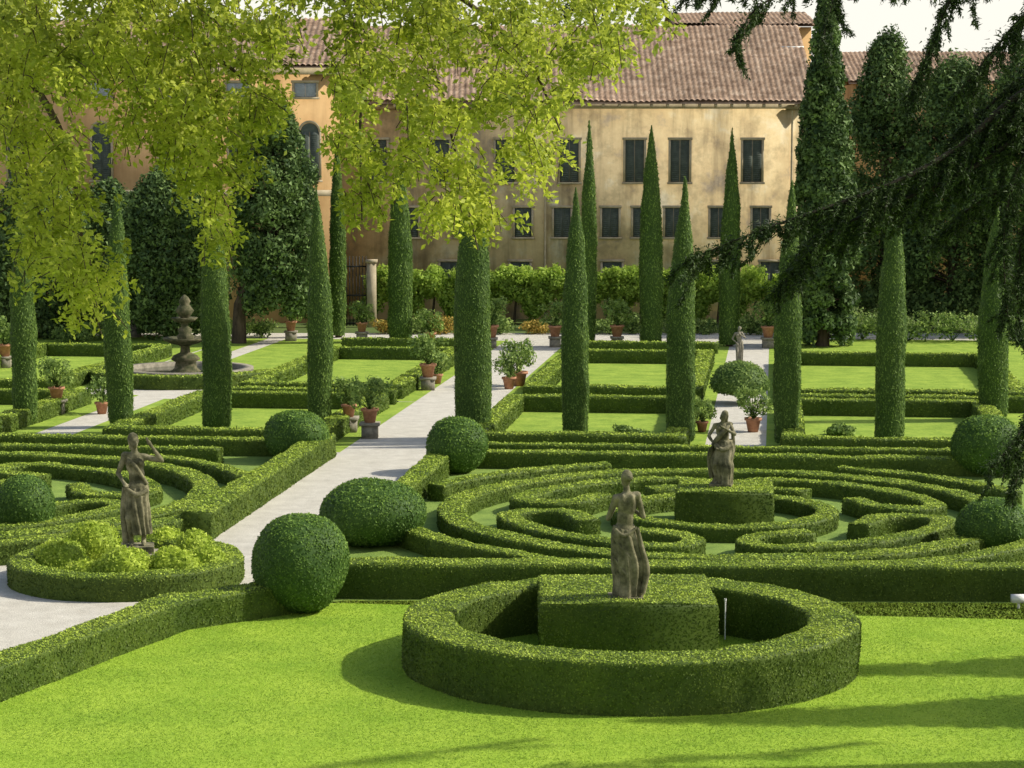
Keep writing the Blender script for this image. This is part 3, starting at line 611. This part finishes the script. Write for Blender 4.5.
POTS=[(57,414,1,1.0,'just right of the leftmost cypress'),(370,438,1,1.0,'on the main path left edge near the slim cypress'),(349,432,1,.9,'close right of the slim cypress, left of its twin'),(428,390,1,1.15,'at the left side of the main path halfway along'),(437,384,0,.85,'tucked behind the larger pot halfway along the main path'),(509,389,0,1.0,'left one of the pair on the right side of the main path'),(519,386,0,1.25,'right one of the pair on the right side of the main path'),(753,432,0,1.0,'on the central path right of the middle statue'),(362,342,1,1.0,'on the far path right of the thin gate cypress'),(291,341,1,1.05,'on the far path left of the thin gate cypress'),(430,343,0,1.1,'on the far path under the vines near the main path'),(491,348,1,1.3,'on the far path right of the thickest cypress'),(555,347,1,1.15,'on the far path beside the leftmost facade cypress'),(617,347,1,1.2,'on the far path between two far right cypresses'),(768,348,1,1.2,'on the far path left of the tall broad cypress'),(5,368,1,1.15,'at the left frame edge behind the cypress'),(102,414,0,.9,'by the second cypress from the left'),(702,432,0,.75,'at the foot of the near cypress left of the central path')]
for px,py,pe,sc,l in POTS:
    g=G(px,py); sc*=.85
    if first[0]: o=proto; first[0]=False
    else:
        o=proto.copy(); COL.objects.link(o)
        for ch in proto.children: c=ch.copy(); COL.objects.link(c); c.parent=o
    o.location=(g[0],g[1],.428 if pe else .016); o.scale=(sc,sc,sc); o.rotation_euler=(0,0,px*.37); o['label']='leafy terracotta pot '+l
    if pe:
        if first[1]: p=pproto; first[1]=False
        else: p=pproto.copy(); COL.objects.link(p)
        p.location=(g[0],g[1],.006); p['label']='square stone pedestal under the pot '+l
# stone blocks by the path
for px,py,s,l in ((237,512,.30,'taller square stone block at the end of the path hedge'),(229,519,.27,'smaller square stone block nearer the statue bed')):
    g=G(px,py); mb=MB(); mb.add(*box(g[0]-s/2,g[0]+s/2,g[1]-s/2,g[1]+s/2,0,s*1.35)); mb.add(*box(g[0]-s*.58,g[0]+s*.58,g[1]-s*.58,g[1]+s*.58,s*1.353,s*1.6)); tag(mb.obj('stone_block',M['stone2']),l,'stone block')
g=G(721,640); mb=MB(); mb.add(*tube([(g[0]+.06,g[1],0),(g[0]+.06,g[1],.62)],.013,8)); mb.add(*tube([(g[0]+.06,g[1],.62),(g[0]+.06,g[1],.66)],.02,8)); tag(mb.obj('irrigation_pipe',M['white']),'thin white pipe standing at the right side of the foreground hedge block','pipe')
g=G(1016,607); mb=MB(); mb.add(*box(g[0]-.12,g[0]+.12,g[1]-.25,g[1]-.1,.12,.24)); mb.add(*box(g[0]-.02,g[0]+.02,g[1]-.2,g[1]-.16,0,.117)); tag(mb.obj('garden_spotlight',M['white']),'small white garden light at the foot of the long hedge, right frame edge','light')
# iron gate
D=99.; x0=(343-512)/F*D; x1=(366-512)/F*D
t=empty('iron_gate',((x0+x1)/2,D,0),'black wrought iron gate between pillars left of the vines','gate')
for xx in (x0-.25,x1+.25):
    mb=MB(); mb.add(*box(xx-.2,xx+.2,D-.2,D+.2,0,2.9)); mb.add(*box(xx-.26,xx+.26,D-.26,D+.26,2.903,3.05)); mb.obj('gate_pillar',M['trim'],t)
mb=MB()
for xx in np.linspace(x0,x1,8): mb.add(*box(xx-.018,xx+.018,D-.018,D+.018,.05,3.2))
for zz in (.15,1.4,2.7): mb.add(*box(x0,x1,D-.03,D+.03,zz,zz+.07))
mb.obj('gate_bars',M['iron'],t)

# ---------------------------------------------------------------- buildings
def tiles(xa,xb,y0,z0,y1,z1,name,parent):
    nx=int((xb-xa)/.26)*4; ny=int(math.hypot(y1-y0,z1-z0)/.42); xs=np.linspace(xa,xb,nx+1)
    zz=.07*np.abs(np.sin(np.arange(nx+1)*math.pi/4)); rows=[]
    for j in range(ny):
        for e,(f,l) in enumerate(((j/ny,.05),((j+.999)/ny,.0))): rows.append((y0+(y1-y0)*f,z0+(z1-z0)*f+l))
    V=np.array([(xs[i],ry,rz+zz[i]+.022*math.sin(i//4*12.9+int(k/2)*7.7)+.03*math.sin(xs[i]*.8+k*.1)) for k,(ry,rz) in enumerate(rows) for i in range(nx+1)])
    Q=[(k*(nx+1)+i,k*(nx+1)+i+1,(k+1)*(nx+1)+i+1,(k+1)*(nx+1)+i) for k in range(len(rows)-1) for i in range(nx)]
    mb=MB(); mb.add(V,np.array(Q)); b=[(xa,y0,z0-.06),(xb,y0,z0-.06),(xb,y1,z1-.06),(xa,y1,z1-.06)]; mb.add(b,[(0,1,2,3)]); return mb.obj(name,M['roof'],parent)
def window(par,cx,z0,z1,w,y,arched=False,sm='shutter'):
    fr=MB(); f=.10
    fr.add(*box(cx-w/2-f,cx-w/2,y-.08,y,z0,z1)); fr.add(*box(cx+w/2,cx+w/2+f,y-.08,y,z0,z1))
    if arched:
        n=12; ri=w/2; ro=w/2+f; V=[];Q=[]
        for i in range(n+1):
            a=math.pi*i/n
            for rr in (ri,ro):
                for yy in (y-.08,y): V.append((cx+rr*math.cos(a),yy,z1+rr*math.sin(a)))
        for i in range(n): b=i*4; c=b+4; Q+=[(b,b+2,c+2,c),(b+2,b+3,c+3,c+2),(b+1,b,c,c+1)]
        fr.add(V,Q)
    else: fr.add(*box(cx-w/2-f-.04,cx+w/2+f+.04,y-.10,y,z1+.002,z1+.12))
    o=fr.obj('window',M['trim'],par)
    sl=MB(); sl.add(*box(cx-w/2-f-.05,cx+w/2+f+.05,y-.13,y,z0-.10,z0-.003)); sl.obj('sill',M['trim'],o)
    for s in (-1,1):
        sh=MB(); a,b=(cx-w/2+.005,cx-.004) if s<0 else (cx+.004,cx+w/2-.005)
        sh.add(*box(a,b,y-.04,y-.003,z0,z1))
        zz=z0+.05
        while zz<z1-.08: sh.add(*box(a+.06,b-.06,y-.055,y-.043,zz,zz+.045)); zz+=.09
        sh.obj('shutter',M[sm],o)
    if arched:
        mb=MB(); V=[(cx,y-.03,z1)]+[(cx+(w/2-.01)*math.cos(math.pi*i/12),y-.03,z1+(w/2-.01)*math.sin(math.pi*i/12)) for i in range(13)]
        mb.add(V,[(0,i,i+1) for i in range(1,13)]); mb.obj('fanlight',M[sm],o)
DB=104.; X=lambda px,D=DB:(px-512)/F*D
Z=lambda py,D=DB:AT(512,py,D)[2]
bt=empty('villa',(X(580),DB,0),'long ochre plastered villa with shuttered windows and tiled roof behind the garden','building')
ze=Z(104); xa,xb=X(342),X(808)
mb=MB(); mb.add(*box(xa,xb,DB,DB+14,0,ze)); mb.obj('wall',M['plaster'],bt)
mb=MB(); mb.add(*box(xa+.02,xb+.1,DB-.28,DB-.003,ze-.22,ze))
for xx in np.arange(xa+.3,xb,.75): mb.add(*box(xx-.06,xx+.06,DB-.62,DB-.283,ze-.16,ze-.01))
mb.obj('eaves',M['trim'],bt)
rf=tiles(xa,xb+.3,DB-.7,ze+.06,DB+7.2,Z(26,DB+7.2),'roof',bt)
mb=MB(); zr=Z(26,DB+7.2); V=[(xa,DB+7.2,zr),(xb+.3,DB+7.2,zr),(xb+.3,DB+14.6,ze),(xa,DB+14.6,ze)]; mb.add(V,[(0,1,2,3)]); mb.add([(xb,DB,ze),(xb,DB+14,ze),(xb,DB+7.2,zr-.1),(xb,DB+7.1,zr-.1)],[(0,1,2,3)]); mb.obj('rear_roof',M['roof'],bt)
for px,py in ((598,70),(470,60)):
    yy=DB+ (104-py)/80*7.2; zz=Z(py,yy); xx=X(px,yy); mb=MB(); mb.add(*box(xx-.3,xx+.3,yy-.25,yy+.25,zz-.6,zz+.6)); mb.add(*box(xx-.38,xx+.38,yy-.33,yy+.33,zz+.603,zz+.72)); mb.obj('chimney',M['plaster'],rf)
yy=DB+5; zz=Z(49,yy); mb=MB(); mb.add(*box(X(776,yy),X(800,yy),yy-.3,yy+.3,zz,zz+.12)); mb.obj('skylight',M['white'],rf)
for px in (378,440,505,569,634,679,751): window(bt,X(px),Z(182),Z(140),.88,DB)
for px in (410,462,523,562,610,641,673,718,760): window(bt,X(px),Z(237),Z(208),.78,DB)
for px in (450,520,612,712,770): window(bt,X(px),Z(290),Z(262),.9,DB)
for px in (545,790):
    mb=MB(); mb.add(*tube([(X(px),DB-.1,0),(X(px),DB-.1,ze-.3)],.05,8)); mb.obj('downpipe',M['trim'],bt)
DW=101.5
wt=empty('side_wing',(X(150,DW),DW,0),'taller orange plastered wing with arched windows behind the left trees','building')
zw=Z(68,DW); xa2,xb2=X(-60,DW),X(338,DW)
mb=MB(); mb.add(*box(xa2,xb2,DW,DW+13,0,zw)); mb.obj('wall',M['orange'],wt)
mb=MB(); mb.add(*box(xa2,xb2+.3,DW-.4,DW-.003,zw-.3,zw)); mb.add(*box(xa2,xb2+.05,DW-.1,DW-.003,Z(196,DW),Z(190,DW))); mb.obj('cornice',M['trim'],wt)
tiles(xa2,xb2+.5,DW-.7,zw+.06,DW+6.5,Z(20,DW+6.5),'roof',wt)
mb=MB(); zr=Z(20,DW+6.5); mb.add([(xa2,DW+6.5,zr),(xb2+.5,DW+6.5,zr),(xb2+.5,DW+13.5,zw),(xa2,DW+13.5,zw)],[(0,1,2,3)]); mb.obj('rear_roof',M['roof'],wt)
for px in (20,104,170,240,311): window(wt,X(px,DW),Z(180,DW),Z(132,DW),.85,DW,True)
for px in (20,104,170,240,307): window(wt,X(px,DW),Z(97,DW),Z(83,DW),1.0,DW,False,'paleshutter')
# houses behind
def rear_house(px0,px1,py_e,py_r,DH,label):
    ht=empty('rear_house',(X((px0+px1)/2,DH),DH,0),label,'building')
    zh=Z(py_e,DH); a,b=X(px0,DH),X(px1,DH); zr=Z(py_r,DH+5)
    mb=MB(); mb.add(*box(a,b,DH,DH+10,0,zh)); mb.obj('wall',M['orange'],ht)
    tiles(a-.3,b+.3,DH-.5,zh+.06,DH+5,zr,'roof',ht)
    mb=MB(); mb.add([(a-.3,DH+5,zr),(b+.3,DH+5,zr),(b+.3,DH+10.5,zh),(a-.3,DH+10.5,zh)],[(0,1,2,3)]); mb.obj('rear_roof',M['roof'],ht)
rear_house(676,808,27,13,125.,'farther house roof showing above the villa ridge')
rear_house(850,1130,84,52,122.,'long low tiled house behind the dark trees at the right')

# ---------------------------------------------------------------- leafy tree, upper left (trunk stands left of the frame)
def diamond(p,d,ln,sz,w=.52):
    d=norm(d-(d*ln).sum(1,keepdims=True)*ln); sd=np.cross(ln,d); sz=sz[:,None]; n=len(p)
    V=np.empty((n,4,3)); V[:,0]=p; V[:,1]=p+d*sz*.5+sd*sz*w*.5+ln*sz*.06; V[:,2]=p+d*sz; V[:,3]=p+d*sz*.5-sd*sz*w*.5+ln*sz*.06
    return V.reshape(-1,3),np.arange(4*n).reshape(n,4)
lt=empty('leafy_tree',(-7.2,17,0),'light green deciduous tree hanging over the upper left of the view','tree')
r=np.random.default_rng(21); wood=MB(); fo=MB()
wood.add(*tube(smoothpath([(-7.2,17,0),(-7.1,16.9,4),(-6.8,16.6,8),(-6.5,16.2,11),(-6.4,16,13)],24),np.linspace(.38,.16,24),10))
BR=[[(-900,-330),(-500,-260),(-150,-150),(20,-60),(130,10),(220,60),(275,110)],[(-880,-200),(-400,-130),(-120,-20),(0,50),(60,130),(80,220),(85,320)],[(-900,-420),(-500,-380),(-100,-260),(250,-120),(420,-30),(520,50),(560,130)],[(-100,-260),(150,-150),(300,-60),(360,40),(360,130),(362,220)],[(250,-120),(370,-40),(430,60),(455,150),(478,250)],[(250,-120),(450,-60),(600,-20),(655,20)],[(-150,-150),(50,-60),(150,40),(200,130),(212,240)],[(-500,-260),(-200,-100),(-60,30),(10,110),(30,200)]]
for i,b in enumerate(BR):
    Ds=np.linspace(16.6,15+r.uniform(-.8,.8),len(b)); pts=[AT(px,py,D) for (px,py),D in zip(b,Ds)]
    wood.add(*tube(smoothpath(pts,30),np.linspace(.06 if i<3 else .025,.005,30),6))
BL=[(50,25,80,45),(150,30,80,50),(235,30,55,45),(25,80,45,45),(95,80,45,36),(165,85,50,40),(215,105,55,44),(258,85,28,46),(150,138,42,30),(212,155,44,38),(40,155,46,34),(56,210,42,36),(84,262,34,36),(80,308,20,30),(28,250,22,32),(208,212,18,36),(214,186,30,32),(8,140,26,40),(330,0,45,22),(385,18,48,36),(470,25,60,40),(545,28,58,38),(620,22,38,36),(352,66,28,36),(352,122,27,38),(362,172,17,40),(354,210,10,20),(415,82,34,32),(440,138,42,38),(468,185,31,36),(478,226,18,34),(402,190,16,32),(436,212,16,20),(508,92,42,40),(530,142,31,34),(565,76,24,30),(535,174,15,20),(598,56,24,22),(0,20,55,50),(120,-40,160,40),(420,-40,200,35)]
for cx,cy,rx,ry in BL:
    ncl=max(3,int(rx*ry/130))
    for c_ in range(ncl):
        an=r.random()*6.28; q=math.sqrt(r.random())*.95; kx=cx+rx*q*math.cos(an); ky=cy+ry*q*math.sin(an); kD=15+r.uniform(-1.6,1.6); kt=r.normal(.55,.24)
        for i in range(int(r.integers(8,13))):
            px=kx+r.normal()*10; py=ky+r.normal()*6; D=kD+r.normal()*.10; p0=AT(px,py-8,D); dr=np.array([r.normal()*.65+.1,r.normal()*.6,-.65+r.normal()*.35]); dr/=np.linalg.norm(dr); L=r.uniform(.08,.20)
            sag=np.array([0,0,-.05]); tv=np.linspace(0,1,5)[:,None]
            if i%4==0: wood.add(*tube(p0+dr*L*tv+sag*tv**2,.0035,3))
            m=int(r.integers(11,18)); tq=r.random((m,1)); p=p0+dr*L*tq+sag*tq**2+r.normal(size=(m,3))*.018
            d=norm(r.normal(size=(m,3))*.9+np.array([0,0,-.45])); ln=norm(r.normal(size=(m,3))*.9+np.array([.3,-.1,.7]))
            V,Q=diamond(p,d,ln,r.uniform(.036,.067,m)); fo.add(V,Q,np.clip(kt+.25*(ky-py)/20+r.normal(size=m)*.2,0,1))  # shaded parts of the crown painted as darker leaves, paler above each clump
wood.obj('trunk',M['bark'],lt); fo.obj('crown',M['leaf'],lt)

# ---------------------------------------------------------------- cedar, right (trunk stands right of the frame)
ct=empty('cedar_tree',(11,27,0),'dark cedar reaching in from the right with drooping boughs','tree')
r=np.random.default_rng(33); wood=MB(); nd=MB()
wood.add(*tube(smoothpath([(11,27,0),(11.1,27,5),(11,27.1,9),(10.9,27,13)],20),np.linspace(.5,.14,20),10))
def bough(pts,r0,n_side,lmin,lmax,droop=.5,dens=1.0):
    sp=smoothpath(pts,50); wood.add(*tube(sp,np.linspace(r0,.006,50),6)); T=norm(np.gradient(sp,axis=0))
    P0=[];Dd=[]; n_side=int(n_side*1.15)
    for i in range(n_side):
        f=.12+.88*(i+r.random())/n_side; k=min(49,int(f*49)); s=np.cross(T[k],[0,0,1.]); s/=max(np.linalg.norm(s),1e-3); sg=r.choice([-1,1])
        d=s*sg*r.uniform(.15,.7)+T[k]*r.uniform(.5,1.1)+np.array([0,0,-droop*r.uniform(.1,1.8)]); d/=np.linalg.norm(d); L=r.uniform(lmin,lmax)*(1-.5*f)*.92
        tv=np.linspace(0,1,8)[:,None]; b=sp[k]+d*L*tv+np.array([0,0,-.35*L])*tv**2; wood.add(*tube(b,np.linspace(.010,.003,8),4))
        m=int(360*L*dens)+30; q=r.random((m,1)); p=sp[k]+d*L*q+np.array([0,0,-.35*L])*q**2+r.normal(size=(m,3))*.018; P0.append(p); Dd.append(norm(d*.8+r.normal(size=(m,3))*.7))
        for j in range(int(3*L)+1):
            q0=r.random(); c=sp[k]+d*L*q0+np.array([0,0,-.35*L])*q0**2; d2=norm((d*.6+r.normal(size=3)*.35+np.array([0,0,-.55]))[None])[0]; l2=r.uniform(.10,.30)
            m=int(360*l2*dens)+12; q=r.random((m,1)); P0.append(c+d2*l2*q+r.normal(size=(m,3))*.014); Dd.append(norm(d2*.8+r.normal(size=(m,3))*.7))
    m=int(900*dens); k=r.integers(8,50,m); P0.append(sp[k]+r.normal(size=(m,3))*.055); Dd.append(norm(T[k]+r.normal(size=(m,3))*.8))
    p=np.concatenate(P0);d=np.concatenate(Dd); n=len(p); sd=norm(np.cross(d,r.normal(size=(n,3)))); L=r.uniform(.035,.075,n)[:,None]
    LV=np.stack([p-sd*.010,p+sd*.010,p+d*L],1).reshape(-1,3); nd.add(LV,np.arange(3*n).reshape(n,3),r.random(n))
def bp(l,D0,D1): return [AT(px,py,D) for (px,py),D in zip(l,np.linspace(D0,D1,len(l)))]
tr=lambda z:[np.array([11,27,z])]
bough(tr(9.3)+bp([(1130,40),(1024,92),(960,146),(900,180),(840,203),(770,227),(692,258)],26.8,25),.06,68,.3,.95,.45,1.3)
bough(tr(9.2)+bp([(1130,60),(1024,112),(970,155),(920,185),(860,207),(810,240),(775,292)],26.6,26),.05,46,.3,.8,.5,1.3)
bough(tr(9.0)+bp([(1130,70),(1030,130),(960,175),(890,205),(830,232),(800,262)],26.6,25.6),.05,38,.3,.75,.5,1.3)
bough(tr(8.8)+bp([(1130,80),(1060,110),(1018,170),(1004,240),(1008,320)],26.6,25.6),.045,32,.25,.6,.8,1.1)
bough(tr(8.5)+bp([(1130,130),(1070,160),(1030,210),(1018,280),(1020,340)],26.6,26.2),.045,26,.25,.55,.8,1.1)
bough(tr(8.6)+bp([(1130,100),(1060,140),(1020,180),(975,205),(935,236)],26.6,27),.045,26,.3,.65,.6,1.1)
bough(tr(10.4)+bp([(1200,-90),(1050,-50),(960,-10),(930,50),(905,100)],27,26),.05,32,.3,.65,.7,1.1)
bough(tr(10.5)+bp([(1200,-110),(1000,-70),(860,-35),(830,10),(822,50)],27,25.5),.04,22,.25,.5,.7,1.0)
bough(tr(10.6)+bp([(1200,-130),(950,-75),(780,-30),(700,-8),(560,6)],27,25),.04,34,.25,.5,.5,1.1)
bough(tr(10.5)+bp([(1150,-90),(980,-50),(900,-20),(770,0),(735,48)],27,25.3),.035,24,.25,.5,.7,1.1)
bough(tr(10.0)+bp([(1150,-60),(1060,-10),(1020,20),(990,55),(960,90)],27,26.2),.045,28,.3,.65,.7,1.1)
bough(tr(8.9)+bp([(1200,90),(1090,80),(1030,75),(985,110),(950,140)],27,26.9),.05,32,.3,.75,.5,1.2)
bough(tr(9.4)+bp([(1200,40),(1090,30),(1045,80),(1010,120),(985,150)],27,26.4),.05,30,.3,.75,.6,1.2)
bough(tr(6.0)+bp([(1200,300),(1090,350),(1040,400),(1015,440),(990,468)],27,25.8),.04,24,.25,.55,.6,1.1)
bough(tr(5.4)+bp([(1200,380),(1090,420),(1035,450),(1012,490)],27,26),.04,18,.25,.5,.6,1.1)
for zz,dx,dy in ((11,2.5,2),(9,4,1.5),(7,4,-1)): bough([np.array([11,27,zz]),np.array([11+dx*.5,27+dy*.5,zz+.2]),np.array([11+dx,27+dy,zz-.6])],.08,20,.5,1.1,.5,.8)
wood.obj('trunk',M['twig'],ct); nd.obj('crown',M['cedar'],ct)

# ---------------------------------------------------------------- light, sky, camera
EL=math.radians(37); sd=Vector((.985*math.cos(EL),.09*math.cos(EL),math.sin(EL))).normalized()
L=bpy.data.lights.new('Sun','SUN'); L.energy=5; L.angle=math.radians(.7); L.color=(1,.94,.80); lo=bpy.data.objects.new('Sun',L); COL.objects.link(lo); lo.rotation_euler=sd.to_track_quat('Z','Y').to_euler(); lo.location=(30,60,40)
w=bpy.data.worlds.new('World'); S.world=w; w.use_nodes=True; nt=w.node_tree; bg=nt.nodes['Background']
sk=nt.nodes.new('ShaderNodeTexSky'); sk.sky_type='NISHITA'; sk.sun_disc=False; sk.sun_elevation=EL; sk.sun_rotation=math.atan2(sd.x,sd.y); sk.dust_density=2.5; sk.air_density=1.0; sk.ozone_density=1.0
tc=nt.nodes.new('ShaderNodeTexCoord'); sx=nt.nodes.new('ShaderNodeSeparateXYZ'); nt.links.new(tc.outputs['Generated'],sx.inputs[0])
mr=nt.nodes.new('ShaderNodeMapRange'); mr.interpolation_type='SMOOTHSTEP'
for k_,v_ in (('From Min',.12),('From Max',.6),('To Min',.9),('To Max',0.0)): mr.inputs[k_].default_value=v_
nt.links.new(sx.outputs['Z'],mr.inputs['Value'])
hz=mixc(nt,mr.outputs['Result'],sk.outputs[0],(7.2,7.0,6.3)); nt.links.new(hz,bg.inputs[0]); bg.inputs[1].default_value=.15
cam=bpy.data.cameras.new('Camera'); cam.sensor_width=36; cam.lens=36*F/1024; cam.clip_end=5000; co=bpy.data.objects.new('Camera',cam); COL.objects.link(co); co.location=(0,0,H); co.rotation_euler=(math.pi/2-PITCH,0,0); S.camera=co
S.view_settings.view_transform='Standard'; S.view_settings.look='None'; S.view_settings.exposure=0
